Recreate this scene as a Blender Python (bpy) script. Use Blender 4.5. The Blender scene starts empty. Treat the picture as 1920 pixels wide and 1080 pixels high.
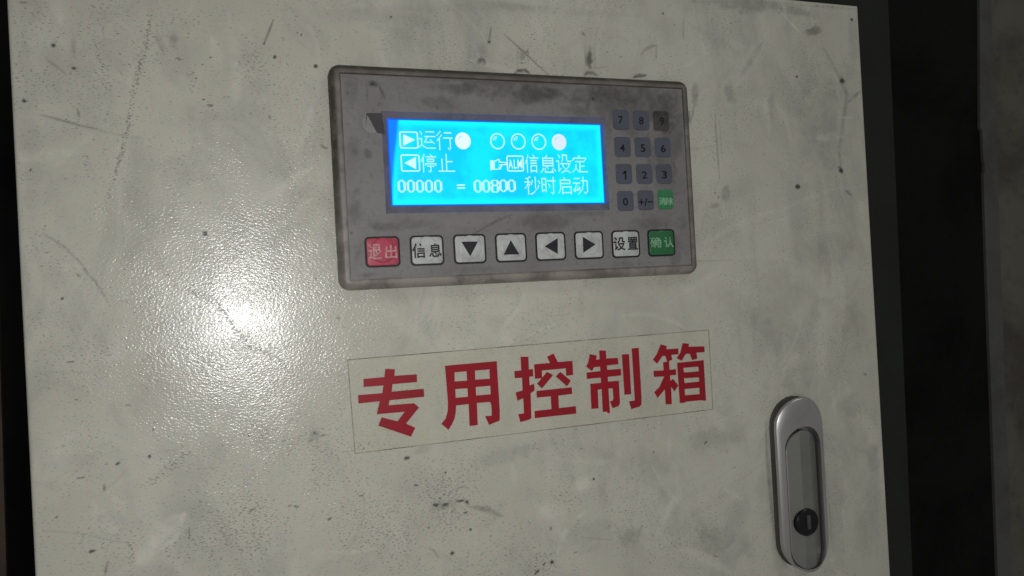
import bpy, bmesh, math, random
import numpy as np
from mathutils import Matrix, Vector

random.seed(7)
RNG = np.random.default_rng(11)
SC = bpy.context.scene
COL = SC.collection
S = 0.001                                    # everything below is laid out in millimetres

# ------------------------------------------------------------------ camera
# x right along the door, y into the door, z up; the door's front face is y = 0 and the
# operator panel's upper left corner is the origin.
FPX, YAW, PITCH, ROLL = 1450.0, 0.346918678, 0.00762596586, 0.0539788375
CAM = np.array([-41.7355107, -328.099246, -99.0700446])
def _rot(y, p, r):
    cy, sy, cp, sp, cr, sr = math.cos(y), math.sin(y), math.cos(p), math.sin(p), math.cos(r), math.sin(r)
    Rz = np.array([[cy, sy, 0], [-sy, cy, 0], [0, 0, 1]])
    Rx = np.array([[1, 0, 0], [0, cp, -sp], [0, sp, cp]])
    Ry = np.array([[cr, 0, sr], [0, 1, 0], [-sr, 0, cr]])
    return Rz @ Rx @ Ry
RC = _rot(YAW, PITCH, ROLL)                  # columns: right, forward, up
cam_data = bpy.data.cameras.new('camera')
cam_data.sensor_width = 36.0
cam_data.lens = FPX / 1920 * 36.0
cam_data.clip_start = 0.01
cam_data.clip_end = 50
cam = bpy.data.objects.new('camera', cam_data)
COL.objects.link(cam)
m = Matrix.Identity(4)
for i in range(3):
    m[i][0], m[i][1], m[i][2], m[i][3] = RC[i, 0], RC[i, 2], -RC[i, 1], CAM[i] * S
cam.matrix_world = m
SC.camera = cam

# ------------------------------------------------------------------ world and lamps
w = bpy.data.worlds.new('World'); SC.world = w; w.use_nodes = True
bgn = w.node_tree.nodes['Background']
bgn.inputs[0].default_value = (1.0, 0.99, 0.94, 1)      # the dim hall all round
bgn.inputs[1].default_value = 0.166
# the phone's flash, right beside the lens
fl = bpy.data.lights.new('phone_flash', 'AREA'); fl.shape = 'DISK'; fl.size = 0.007
fl.energy = 0.425; fl.color = (1.0, 0.992, 0.985)
flo = bpy.data.objects.new('phone_flash', fl); COL.objects.link(flo)
fm = m.copy()
for i, v in enumerate((CAM + np.array([7.0, 2.0, -9.0])) * S): fm[i][3] = v
flo.matrix_world = fm
# unseen fill lamp added for room light behind the photographer, from the right
hl = bpy.data.lights.new('hall_fill', 'AREA'); hl.shape = 'RECTANGLE'; hl.size = 1.2; hl.size_y = 0.5
hl.energy = 8.0; hl.color = (1.0, 0.99, 0.93)
hlo = bpy.data.objects.new('hall_fill', hl); COL.objects.link(hlo)
hlo.location = (1.5, -2.0, 2.3)
hlo.rotation_euler = (Vector((0.15, 0, -0.1)) - Vector(hlo.location)).to_track_quat('-Z', 'Y').to_euler()

SC.view_settings.view_transform = 'Standard'
SC.view_settings.look = 'None'
SC.view_settings.exposure = 0.0
SC.view_settings.gamma = 1.0
SC.view_settings.use_curve_mapping = False
SC.cycles.use_denoising = True
SC.cycles.max_bounces = 6

# ------------------------------------------------------------------ helpers
def at(u, v, Y=0.0):
    "photo pixel -> (x, z) in mm on the plane y = Y"
    d = RC @ np.array([(u - 960) / FPX, 1, -(v - 540) / FPX])
    t = (Y - CAM[1]) / d[1]
    p = CAM + t * d
    return p[0], p[2]
def rect(u0, v0, u1, v1, Y):
    a, b, c, d = at(u0, v0, Y), at(u1, v0, Y), at(u1, v1, Y), at(u0, v1, Y)
    return (a[0] + d[0]) / 2, (b[0] + c[0]) / 2, (c[1] + d[1]) / 2, (a[1] + b[1]) / 2   # x0 x1 z0 z1
def zr(z, r):
    "rectangle in zoom pixels (origin, scale) -> photo pixels"
    ox, oy, s = z
    return ox + r[0] / s, oy + r[1] / s, ox + r[2] / s, oy + r[3] / s

def thing(name, loc, label, cat, group=None):
    o = bpy.data.objects.new(name, None); COL.objects.link(o)
    o.empty_display_size = 0.02
    o.location = [c * S for c in loc]
    o['label'] = label; o['category'] = cat
    if group: o['group'] = group
    return o
def link(name, me, mat, parent=None):
    o = bpy.data.objects.new(name, me); COL.objects.link(o)
    if mat is not None and not me.materials: me.materials.append(mat)
    if parent is not None:
        o.parent = parent
        if parent.type == 'EMPTY':
            o.matrix_parent_inverse = Matrix.Translation(parent.location).inverted()
    return o
def mesh(name, V, F, mat, parent=None, smooth=False):
    me = bpy.data.meshes.new(name)
    me.from_pydata([(x * S, y * S, z * S) for x, y, z in V], [], F)
    me.update()
    if smooth:
        for p in me.polygons: p.use_smooth = True
    bm = bmesh.new(); bm.from_mesh(me)
    bmesh.ops.recalc_face_normals(bm, faces=bm.faces)
    bm.to_mesh(me); bm.free()
    if smooth:
        try: me.set_sharp_from_angle(angle=math.radians(38))
        except Exception: pass
    return link(name, me, mat, parent)

def rring(x0, x1, z0, z1, r, n=6):
    "rounded rectangle, counter-clockwise seen from the front"
    r = max(r, 0.01); P = []
    for cx, cz, a0 in ((x1 - r, z1 - r, 0), (x0 + r, z1 - r, 90), (x0 + r, z0 + r, 180), (x1 - r, z0 + r, 270)):
        for k in range(n + 1):
            a = math.radians(a0 + 90 * k / n)
            P.append((cx + r * math.cos(a), cz + r * math.sin(a)))
    return P
def even(P, n=48):
    Q = np.array(list(P) + [P[0]]); L = np.r_[0, np.cumsum(np.hypot(*np.diff(Q, axis=0).T))]
    t_ = np.linspace(0, L[-1], n, endpoint=False)
    return list(zip(np.interp(t_, L, Q[:, 0]), np.interp(t_, L, Q[:, 1])))
def loft(rings, cap_last=True, cap_first=False):
    "rings: list of lists of (x, y, z), all the same length"
    V = [p for R in rings for p in R]; n = len(rings[0]); F = []
    for k in range(len(rings) - 1):
        for i in range(n):
            j = (i + 1) % n
            F.append((k * n + i, k * n + j, (k + 1) * n + j, (k + 1) * n + i))
    if cap_last: F.append(tuple(range((len(rings) - 1) * n, len(rings) * n)))
    if cap_first: F.append(tuple(range(n)))
    return V, F
def plate(x0, x1, z0, z1, r, y_back, y_front, bev=0.15, n=5):
    R = []
    for ins, y in ((0, y_back), (0, y_front + bev), (bev * .4, y_front + bev * .35), (bev, y_front)):
        R.append([(x, y, z) for x, z in rring(x0 + ins, x1 - ins, z0 + ins, z1 - ins, r - ins, n)])
    return loft(R)
def prism(P, y0, y1):
    n = len(P)
    V = [(x, y0, z) for x, z in P] + [(x, y1, z) for x, z in P]
    F = [tuple(range(n)), tuple(range(2 * n - 1, n - 1, -1))] + [(i, (i + 1) % n, n + (i + 1) % n, n + i) for i in range(n)]
    return V, F
def box(x0, x1, y0, y1, z0, z1):
    return prism([(x0, z0), (x1, z0), (x1, z1), (x0, z1)], y0, y1)

def curve_mesh(name, splines, Y, thick, mat, parent):
    "filled 2D outlines with holes (x, z in mm) as a thin raised solid whose front lies at y = Y"
    cu = bpy.data.curves.new(name, 'CURVE'); cu.dimensions = '2D'; cu.fill_mode = 'BOTH'; cu.extrude = thick / 2 * S
    for P in splines:
        sp = cu.splines.new('POLY'); sp.points.add(len(P) - 1); sp.use_cyclic_u = True
        for q, (x, z) in zip(sp.points, P): q.co = (x * S, z * S, 0, 1)
    tmp = bpy.data.objects.new('tmp', cu); COL.objects.link(tmp)
    dg = bpy.context.evaluated_depsgraph_get()
    me = bpy.data.meshes.new_from_object(tmp.evaluated_get(dg))
    bpy.data.objects.remove(tmp); bpy.data.curves.remove(cu)
    me.name = name
    me.transform(Matrix(((1, 0, 0, 0), (0, 0, -1, (Y + thick / 2) * S), (0, 1, 0, 0), (0, 0, 0, 1))))
    me.materials.clear()
    return link(name, me, mat, parent)
_glyphs = {}
def glyph(ch, bold):
    if (ch, bold) not in _glyphs:
        cu = bpy.data.curves.new('glyph', 'FONT'); cu.body = ch; cu.size = 1.0; cu.offset = bold; cu.fill_mode = 'FRONT'
        cu.resolution_u = 3
        tmp = bpy.data.objects.new('tmp', cu); COL.objects.link(tmp)
        dg = bpy.context.evaluated_depsgraph_get()
        me = bpy.data.meshes.new_from_object(tmp.evaluated_get(dg))
        V = np.array([v.co[:] for v in me.vertices])[:, :2]; F = [tuple(p.vertices) for p in me.polygons]
        bpy.data.objects.remove(tmp); bpy.data.curves.remove(cu); bpy.data.meshes.remove(me)
        _glyphs[(ch, bold)] = (V, F)
    return _glyphs[(ch, bold)]
def print_glyph(name, ch, R, Y, mat, parent, bold=0.012):
    "flat printed character fitted to the rectangle R (x0 x1 z0 z1)"
    V, F = glyph(ch, bold); a, b = V.min(0), V.max(0)
    U = (V - a) / (b - a)
    return mesh(name, [(R[0] + u * (R[1] - R[0]), Y, R[2] + v * (R[3] - R[2])) for u, v in U], F, mat, parent)

# ------------------------------------------------------------------ node helpers
class NT:
    def __init__(s, name):
        s.mat = bpy.data.materials.new(name); s.mat.use_nodes = True
        s.t = s.mat.node_tree; s.t.nodes.clear()
        s.out = s.t.nodes.new('ShaderNodeOutputMaterial')
    def n(s, typ, ins=None, **kw):
        nd = s.t.nodes.new(typ)
        for k, v in kw.items(): setattr(nd, k, v)
        for k, v in (ins or {}).items():
            if isinstance(v, bpy.types.NodeSocket): s.t.links.new(v, nd.inputs[k])
            else: nd.inputs[k].default_value = v
        return nd
    def math(s, op, a, b=0.0, c=None, clamp=False):
        ins = {0: a, 1: b}
        if c is not None: ins[2] = c
        return s.n('ShaderNodeMath', ins, operation=op, use_clamp=clamp).outputs[0]
    def coords(s, scale=(1, 1, 1), rot=(0, 0, 0), loc=(0, 0, 0)):
        tc = s.n('ShaderNodeTexCoord')
        return s.n('ShaderNodeMapping', {'Vector': tc.outputs['Object'], 'Scale': scale, 'Rotation': rot, 'Location': loc}).outputs[0]
    def noise(s, vec, scale, detail=2, rough=.5, dist=0.0):
        return s.n('ShaderNodeTexNoise', {'Vector': vec, 'Scale': scale, 'Detail': detail, 'Roughness': rough, 'Distortion': dist}).outputs['Fac']
    def ramp(s, fac, lo, hi, a=0.0, b=1.0):
        return s.n('ShaderNodeMapRange', {'Value': fac, 'From Min': lo, 'From Max': hi, 'To Min': a, 'To Max': b}, interpolation_type='SMOOTHSTEP').outputs[0]
    def mix(s, fac, a, b, blend='MIX'):
        nd = s.t.nodes.new('ShaderNodeMix'); nd.data_type = 'RGBA'; nd.blend_type = blend
        for k, v in ((0, fac), (6, a), (7, b)):
            if isinstance(v, bpy.types.NodeSocket): s.t.links.new(v, nd.inputs[k])
            elif k == 0: nd.inputs[k].default_value = v
            else: nd.inputs[k].default_value = (*v, 1)
        return nd.outputs[2]
    def bump(s, h, dist, strength=1.0):
        return s.n('ShaderNodeBump', {'Height': h, 'Distance': dist, 'Strength': strength}).outputs[0]
    def bsdf(s, **k):
        nd = s.n('ShaderNodeBsdfPrincipled')
        for key, v in k.items():
            key = key.replace('_', ' ')
            if isinstance(v, bpy.types.NodeSocket): s.t.links.new(v, nd.inputs[key])
            elif isinstance(v, tuple): nd.inputs[key].default_value = (*v, 1)
            else: nd.inputs[key].default_value = v
        s.t.links.new(nd.outputs[0], s.out.inputs[0]); return s.mat

def dirty(name, col, dirt, rough=.5, amount=.5, scale=60, spec=.4, metallic=0.0, bumpd=0.00003, bumps=900, grit=.35):
    "a plain surface with blotchy grime and fine grit"
    t = NT(name); v = t.coords()
    a = t.ramp(t.noise(v, scale, 5, .62, .4), .40, .68)
    b = t.ramp(t.noise(v, scale * 9, 3, .6), .56, .70)
    fac = t.math('MULTIPLY_ADD', a, amount, t.math('MULTIPLY', b, grit * amount), clamp=True)
    c = t.mix(fac, col, dirt)
    r = t.math('MULTIPLY_ADD', fac, .25, rough, clamp=True)
    return t.bsdf(Base_Color=c, Roughness=r, Specular_IOR_Level=spec, Metallic=metallic, Normal=t.bump(t.noise(v, bumps, 2), bumpd))
def glow(name, col, strength):
    t = NT(name)
    e = t.n('ShaderNodeEmission', {'Color': (*col, 1), 'Strength': strength})
    t.t.links.new(e.outputs[0], t.out.inputs[0]); return t.mat

# powder-coated door: cream paint, orange-peel relief, worn and soiled where the painted wear mask says so
def door_material():
    t = NT('cream_powder_coat')
    v = t.coords()
    wear = t.n('ShaderNodeAttribute', attribute_name='wear')
    sep = t.n('ShaderNodeSeparateColor', {0: wear.outputs['Color']})
    soft, dens, pale = sep.outputs[0], sep.outputs[1], sep.outputs[2]
    mark = t.n('ShaderNodeAttribute', attribute_name='mark').outputs['Fac']
    base = t.mix(t.ramp(t.noise(v, 9, 4, .6), .35, .68), (.550, .541, .464), (.612, .603, .522))
    # blotchy film of dust
    blot = t.ramp(t.noise(v, 26, 6, .66, .6), .46, .72)
    base = t.mix(t.math('MULTIPLY', blot, .30), base, (.36, .35, .31))
    # wiped-on grime: clouded swirls, greyer and paler
    sw1 = t.ramp(t.noise(t.coords((1, 1, .55), (0, .7, 0)), 21, 6, .62, 1.6), .47, .66)
    base = t.mix(t.math('MULTIPLY', sw1, .34), base, (.33, .33, .315))
    sw2 = t.ramp(t.noise(t.coords((1, 1, .5), (0, -.75, 0), (3, 1, 2)), 30, 5, .6, 1.3), .54, .70)
    base = t.mix(t.math('MULTIPLY', sw2, .62), base, (.66, .65, .575))
    # fine flecks caught in the relief, short and lying across
    vf = t.coords((1, 1, 2.1), (0, .25, 0))
    f1 = t.noise(vf, 820, 3, .62, .3)
    patch = t.ramp(t.noise(v, 34, 5, .65, .5), .38, .66)
    dn = t.math('MULTIPLY_ADD', patch, .34, t.math('MULTIPLY_ADD', dens, .72, .10))
    thr = t.math('MULTIPLY_ADD', dn, -.178, .656)
    fl_ = t.ramp(t.math('SUBTRACT', f1, thr), 0.0, .10)
    base = t.mix(t.math('MULTIPLY', fl_, .70), base, (.14, .135, .12))
    # rubbed-on soot, plus the shade painted round the handle
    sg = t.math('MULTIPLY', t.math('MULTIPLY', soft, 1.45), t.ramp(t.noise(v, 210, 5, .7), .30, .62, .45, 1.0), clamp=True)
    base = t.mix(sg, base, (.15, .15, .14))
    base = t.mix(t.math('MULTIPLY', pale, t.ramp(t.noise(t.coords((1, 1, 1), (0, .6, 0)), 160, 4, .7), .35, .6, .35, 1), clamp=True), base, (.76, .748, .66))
    base = t.mix(t.math('MULTIPLY', mark, 1.0, clamp=True), base, (.035, .034, .03))
    # relief
    vp = t.coords((1.0, 1.0, 1.45), (0, -.55, 0))
    h = t.noise(vp, 930, 2.0, .5, .3)
    wav = t.n('ShaderNodeBump', {'Height': t.noise(v, 11, 2, .5), 'Distance': .0011, 'Strength': 1.0}).outputs[0]
    amp = t.ramp(t.noise(v, 45, 3, .6), .3, .7, .55, 1.25)
    nrm = t.n('ShaderNodeBump', {'Height': t.math('MULTIPLY', h, amp), 'Distance': .000120, 'Strength': 1.0, 'Normal': wav}).outputs[0]
    dull = t.math('ADD', t.math('MULTIPLY', fl_, .35), t.math('MULTIPLY_ADD', mark, .5, t.math('MULTIPLY', sg, .35)), clamp=True)
    rough = t.math('MULTIPLY_ADD', dull, .5, .20, clamp=True)
    return t.bsdf(Base_Color=base, Roughness=rough, Specular_IOR_Level=.60, Normal=nrm)
M = {}
M['door'] = door_material()
M['door_edge'] = dirty('cream_paint_edge', (.52, .52, .43), (.20, .19, .16), .4, .7, 120)
M['body'] = dirty('dark_green_frame_paint', (.0245, .0275, .0250), (.019, .021, .019), .75, .5, 30, .15)
def bezel_material():
    t = NT('grey_plastic_soiled_shaded'); v = t.coords()
    sp = t.n('ShaderNodeSeparateXYZ', {0: v}); x, z = sp.outputs[0], sp.outputs[2]
    c = t.mix(t.ramp(t.noise(v, 70, 5, .65, .5), .36, .66), (.31, .28, .255), (.17, .15, .135))
    # grime plus painted-in shade on the bevel, darkest top and left; rim darkens upward
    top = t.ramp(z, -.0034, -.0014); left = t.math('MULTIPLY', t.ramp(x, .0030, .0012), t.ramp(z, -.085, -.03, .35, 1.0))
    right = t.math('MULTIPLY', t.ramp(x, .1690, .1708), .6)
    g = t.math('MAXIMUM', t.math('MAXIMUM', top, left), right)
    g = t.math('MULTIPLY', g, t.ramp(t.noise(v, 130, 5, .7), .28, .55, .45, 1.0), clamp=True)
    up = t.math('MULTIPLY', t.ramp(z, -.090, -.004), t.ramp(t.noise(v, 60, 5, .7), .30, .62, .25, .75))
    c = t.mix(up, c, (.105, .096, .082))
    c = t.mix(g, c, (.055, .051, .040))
    return t.bsdf(Base_Color=c, Roughness=t.math('MULTIPLY_ADD', g, .2, .42), Specular_IOR_Level=.35, Normal=t.bump(t.noise(v, 900, 2), .00002))
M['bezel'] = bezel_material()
def membrane_material():
    t = NT('grey_membrane'); v = t.coords()
    wear = t.n('ShaderNodeAttribute', attribute_name='wear')
    sep = t.n('ShaderNodeSeparateColor', {0: wear.outputs['Color']})
    mark = t.n('ShaderNodeAttribute', attribute_name='mark').outputs['Fac']
    c = t.mix(t.ramp(t.noise(v, 40, 5, .65, .5), .35, .68), (.246, .236, .240), (.205, .194, .194))
    g = t.math('MULTIPLY', t.ramp(t.noise(v, 500, 3, .6), .52, .70), .35)
    c = t.mix(g, c, (.11, .105, .10))
    c = t.mix(t.math('MULTIPLY', sep.outputs[2], .5, clamp=True), c, (.30, .29, .28))
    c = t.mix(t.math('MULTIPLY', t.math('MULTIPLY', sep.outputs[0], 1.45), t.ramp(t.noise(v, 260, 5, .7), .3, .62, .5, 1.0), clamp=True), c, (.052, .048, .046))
    c = t.mix(mark, c, (.02, .02, .02))
    return t.bsdf(Base_Color=c, Roughness=.55, Specular_IOR_Level=.35, Normal=t.bump(t.noise(v, 1300, 2), 0.00003))
M['membrane'] = membrane_material()
M['surround'] = dirty('violet_grey_window_border', (.18, .165, .19), (.10, .09, .105), .5, .6, 80, .3)
M['wedge'] = dirty('sooty_film_corner', (.075, .068, .072), (.05, .045, .048), .5, .5, 90, .3)
M['tab'] = dirty('peeled_film', (.29, .28, .28), (.20, .19, .19), .35, .6, 200, .5)
M['outline'] = dirty('black_print', (.016, .016, .018), (.035, .033, .032), .5, .3, 90, .3)
M['btn_grey'] = dirty('light_grey_button', (.56, .58, .575), (.27, .265, .26), .40, .55, 150, .4, grit=.08)
M['btn_red'] = dirty('crimson_button', (.52, .065, .115), (.24, .04, .06), .40, .55, 150, .4, grit=.08)
M['btn_green'] = dirty('dark_green_button', (.030, .165, .062), (.02, .09, .035), .40, .6, 150, .4, grit=.08)
M['key_green'] = dirty('bright_green_key', (.042, .25, .10), (.03, .15, .06), .45, .5, 150, .4, grit=.08)
M['key_dark'] = dirty('slate_key', (.098, .110, .145), (.080, .084, .098), .5, .6, 110, .3, grit=.1)
M['key_sooty'] = dirty('sooty_key', (.075, .073, .073), (.035, .032, .03), .6, .8, 150, .3, grit=.1)
M['ink'] = dirty('dark_ink', (.022, .022, .028), (.06, .06, .06), .5, .3, 300, .3)
M['pale_red_ink'] = dirty('pale_pink_ink', (.62, .36, .36), (.45, .14, .17), .45, .8, 700, .3)
M['pale_green_ink'] = dirty('pale_green_ink', (.36, .62, .44), (.20, .42, .26), .45, .6, 500, .3)
M['worn_green_ink'] = dirty('worn_green_ink', (.26, .46, .30), (.08, .26, .12), .45, .8, 500, .3)
M['digit'] = dirty('key_digit_ink', (.010, .010, .014), (.03, .03, .035), .5, .3, 300, .3)
M['red'] = dirty('red_vinyl', (.345, .011, .023), (.25, .012, .020), .40, .5, 45, .30)
M['handle_side'] = dirty('dark_handle_base', (.075, .07, .062), (.04, .038, .034), .55, .6, 60, .3, bumpd=1e-6, grit=.1)
M['housing'] = dirty('satin_zinc', (.56, .55, .56), (.33, .33, .32), .31, .45, 40, .5, .92, 2e-6, grit=.1)
M['lever'] = dirty('dull_grey_zinc', (.35, .355, .34), (.23, .23, .22), .42, .5, 40, .4, .85, 2e-6, grit=.1)
M['lock'] = dirty('black_lock_plastic', (.006, .006, .008), (.012, .012, .012), .22, .4, 200, .35)
M['keyway'] = dirty('worn_steel_keyway', (.10, .10, .105), (.05, .05, .05), .4, .5, 300, .5, .3)
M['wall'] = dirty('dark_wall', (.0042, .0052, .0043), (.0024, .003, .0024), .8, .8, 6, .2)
M['steel'] = dirty('grey_painted_steel', (.095, .096, .095), (.055, .05, .046), .6, .5, 30, .2)
M['brown'] = dirty('brown_primer', (.125, .120, .100), (.068, .060, .052), .7, .9, 14, .25)
M['rust'] = dirty('rusty_sheet', (.085, .06, .045), (.035, .033, .034), .7, .9, 20, .25)

# clear sticker film, hardly different from the paint under it
def film_material():
    t = NT('yellowed_clear_film'); v = t.coords()
    c = t.mix(t.ramp(t.noise(v, 30, 5, .65, .4), .35, .7), (.87, .858, .77), (.78, .768, .685))
    f = t.ramp(t.noise(t.coords((1, 1, 1.6)), 420, 3, .65), .60, .70)
    c = t.mix(t.math('MULTIPLY', f, .45), c, (.18, .17, .14))
    h = t.noise(t.coords((1, 1, 1.4), (0, -.5, 0)), 480, 2, .5)
    t.bsdf(Base_Color=c, Roughness=.24, Specular_IOR_Level=.5, Normal=t.bump(h, .00004))
    pb = t.out.inputs[0].links[0].from_socket
    tr = t.n('ShaderNodeBsdfTransparent', {'Color': (1.0, .992, .955, 1)})
    mx_ = t.n('ShaderNodeMixShader', {0: t.ramp(t.noise(v, 25, 4, .6), .3, .7, .20, .34), 1: tr.outputs[0], 2: pb})
    t.t.links.new(mx_.outputs[0], t.out.inputs[0]); return t.mat
M['film'] = film_material()
M['film_edge'] = dirty('grimy_film_edge', (.36, .345, .28), (.10, .095, .08), .6, .9, 60, .3)

# ------------------------------------------------------------------ wear painting (numpy masks stored on vertices)
def vnoise(shape, cell, seed):
    r = np.random.default_rng(seed); h, w_ = shape
    gh, gw = int(h / cell) + 3, int(w_ / cell) + 3
    g = r.random((gh, gw)); y = np.arange(h) / cell; x = np.arange(w_) / cell
    yi, xi = y.astype(int), x.astype(int); fy, fx = y - yi, x - xi
    fy, fx = (fy * fy * (3 - 2 * fy))[:, None], (fx * fx * (3 - 2 * fx))[None]
    return (g[yi][:, xi] * (1 - fy) * (1 - fx) + g[yi + 1][:, xi] * fy * (1 - fx) + g[yi][:, xi + 1] * (1 - fy) * fx + g[yi + 1][:, xi + 1] * fy * fx)
class Wear:
    def __init__(s, xs, zs, Y):
        s.xs, s.zs, s.Y = xs, zs, Y
        sh = (len(zs), len(xs)); s.sh = sh
        s.soft, s.dens, s.pale, s.mark = (np.zeros(sh, np.float32) for _ in range(4))
        s.rag = .5 * vnoise(sh, 2.2, 1) + .5 * vnoise(sh, 4.5, 2)
        s.big = .5 * vnoise(sh, 11, 3) + .3 * vnoise(sh, 25, 4) + .2 * vnoise(sh, 5, 5)
    def win(s, x0, x1, z0, z1):
        ix = np.nonzero((s.xs >= x0) & (s.xs <= x1))[0]; iz = np.nonzero((s.zs >= z0) & (s.zs <= z1))[0]
        if not len(ix) or not len(iz): return None
        return slice(iz[0], iz[-1] + 1), slice(ix[0], ix[-1] + 1)
    def put(s, ch, sl, val):
        a = getattr(s, ch); a[sl] = np.maximum(a[sl], val)
    def blob(s, ch, u, v, ru, rv, k=1.0, ang=0.0, rag=.6, hard=.0, px=True):
        if px:
            x, z = at(u, v, s.Y); q = at(u + 10, v, s.Y); e = at(u, v + 10, s.Y)
            rx, rz = ru * abs(q[0] - x) / 10, rv * abs(e[1] - z) / 10
        else: x, z, rx, rz = u, v, ru, rv
        R = max(rx, rz) * 1.6 + .6; w = s.win(x - R, x + R, z - R, z + R)
        if w is None: return
        X, Z = np.meshgrid(s.xs[w[1]] - x, s.zs[w[0]] - z)
        a = math.radians(ang); c, sn = math.cos(a), math.sin(a)
        d = np.hypot((X * c - Z * sn) / max(rx, .25), (X * sn + Z * c) / max(rz, .25))
        d = d + (s.big[w] - .5) * 1.2 * rag + (s.rag[w] - .5) * .7 * rag
        f = np.clip((1.15 - d) / max(.15, .9 * (1 - hard)), 0, 1); f = f * f * (3 - 2 * f)
        s.put(ch, w, k * f)
    def line(s, ch, pts, wid, k=1.0, rag=.6, px=True, taper=True):
        P = [at(u, v, s.Y) for u, v in pts] if px else pts
        P = np.array(P); R = wid * 1.6 + .8
        w = s.win(P[:, 0].min() - R, P[:, 0].max() + R, P[:, 1].min() - R, P[:, 1].max() + R)
        if w is None: return
        X, Z = np.meshgrid(s.xs[w[1]], s.zs[w[0]]); best = np.full(X.shape, 1e9); T = np.zeros(X.shape)
        L = np.r_[0, np.cumsum(np.hypot(*np.diff(P, axis=0).T))]
        for i in range(len(P) - 1):
            d = P[i + 1] - P[i]; ll = d @ d + 1e-9
            tt = np.clip(((X - P[i, 0]) * d[0] + (Z - P[i, 1]) * d[1]) / ll, 0, 1)
            dd = np.hypot(X - P[i, 0] - tt * d[0], Z - P[i, 1] - tt * d[1]); b = dd < best
            best = np.where(b, dd, best); T = np.where(b, (L[i] + tt * math.sqrt(ll)) / L[-1], T)
        hw = wid / 2 * (np.sqrt(np.clip(4 * T * (1 - T), .08, 1)) if taper else 1)
        f = np.clip((hw + .30 - best) / .45, 0, 1) if wid < 1.2 else np.clip((hw * 1.2 - best) / (hw * .9), 0, 1)
        f = f * np.clip(1.15 - rag * 1.5 * (1 - s.rag[w]), 0, 1)
        s.put(ch, w, k * f)
    def store(s, me, n_extra=0):
        n = s.soft.size
        col = np.ones((n + n_extra, 4), np.float32); col[:n, 0] = s.soft.ravel(); col[:n, 1] = s.dens.ravel(); col[:n, 2] = s.pale.ravel()
        col[n:, :3] = 0
        a = me.attributes.new('wear', 'FLOAT_COLOR', 'POINT'); a.data.foreach_set('color', col.ravel())
        mk = np.zeros(n + n_extra, np.float32); mk[:n] = s.mark.ravel()
        a = me.attributes.new('mark', 'FLOAT', 'POINT'); a.data.foreach_set('value', mk)
def grid_mesh(name, xs, zs, Y, keep=None, extraV=None, extraF=None, yfun=None):
    nx, nz = len(xs), len(zs)
    X, Z = np.meshgrid(xs, zs); Yv = np.full(X.shape, float(Y)) if yfun is None else yfun(X, Z)
    V = np.stack([X, Yv, Z], -1).reshape(-1, 3)
    i = np.arange((nz - 1) * (nx - 1)); r, c = i // (nx - 1), i % (nx - 1)
    a = r * nx + c
    Q = np.stack([a, a + 1, a + 1 + nx, a + nx], 1)          # zs ascending -> normal towards -y
    if keep is not None: Q = Q[keep(xs[:-1][c] + np.diff(xs)[c] / 2, zs[:-1][r] + np.diff(zs)[r] / 2)]
    if extraV is not None:
        n0 = len(V); V = np.r_[V, np.array(extraV, float)]; Q = np.r_[Q, np.array(extraF) + n0]
    me = bpy.data.meshes.new(name)
    me.vertices.add(len(V)); me.vertices.foreach_set('co', (V * S).astype(np.float32).ravel())
    me.loops.add(len(Q) * 4); me.loops.foreach_set('vertex_index', Q.astype(np.int32).ravel())
    me.polygons.add(len(Q)); me.polygons.foreach_set('loop_start', np.arange(len(Q), dtype=np.int32) * 4)
    me.update(calc_edges=True)
    return me

# ------------------------------------------------------------------ the setting behind
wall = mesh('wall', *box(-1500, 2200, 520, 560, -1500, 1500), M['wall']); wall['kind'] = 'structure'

# ------------------------------------------------------------------ control cabinet: body, door, handle
cab = thing('control_cabinet', (85, 0, -345), 'cream painted steel control cabinet with scuffed door and dark green frame', 'cabinet')
fr_t, fr_b = at(1665, 0, 20), at(1711, 1080, 20)
k = (fr_b[0] - fr_t[0]) / (fr_b[1] - fr_t[1])
fx = lambda z: fr_t[0] + k * (z - fr_t[1])
body_poly = [(-100, -345), (fx(-345), -345), (fx(95), 95), (-100, 95)]
V, F = prism(body_poly, 20, 210)
mesh('frame', V, F, M['body'], cab)

DX0, DX1, DZ0, DZ1 = -114.7, 286.0, -345.0, 47.6
RB = 1.6                                                     # folded edge radius
xs = np.linspace(DX0 + RB, DX1 - RB, 801)
zs = np.r_[np.linspace(DZ0 + RB, -276, 12)[:-1], np.arange(-276, DZ1 - RB - .2, .5), DZ1 - RB]
prof = [(0, 17.0), (0, 9.0)] + [(RB * (1 - math.cos(a)), RB * (1 - math.sin(a))) for a in np.linspace(0, math.pi / 2, 6)]
eV, eF = [], []
for j, (ins, y) in enumerate(prof):
    eV += [(DX0 + ins, y, DZ0 + ins), (DX1 - ins, y, DZ0 + ins), (DX1 - ins, y, DZ1 - ins), (DX0 + ins, y, DZ1 - ins)]
for j in range(len(prof) - 1):
    for i in range(4):
        eF.append((j * 4 + i, j * 4 + (i + 1) % 4, (j + 1) * 4 + (i + 1) % 4, (j + 1) * 4 + i))
W = Wear(xs, zs, 0.0)
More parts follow.
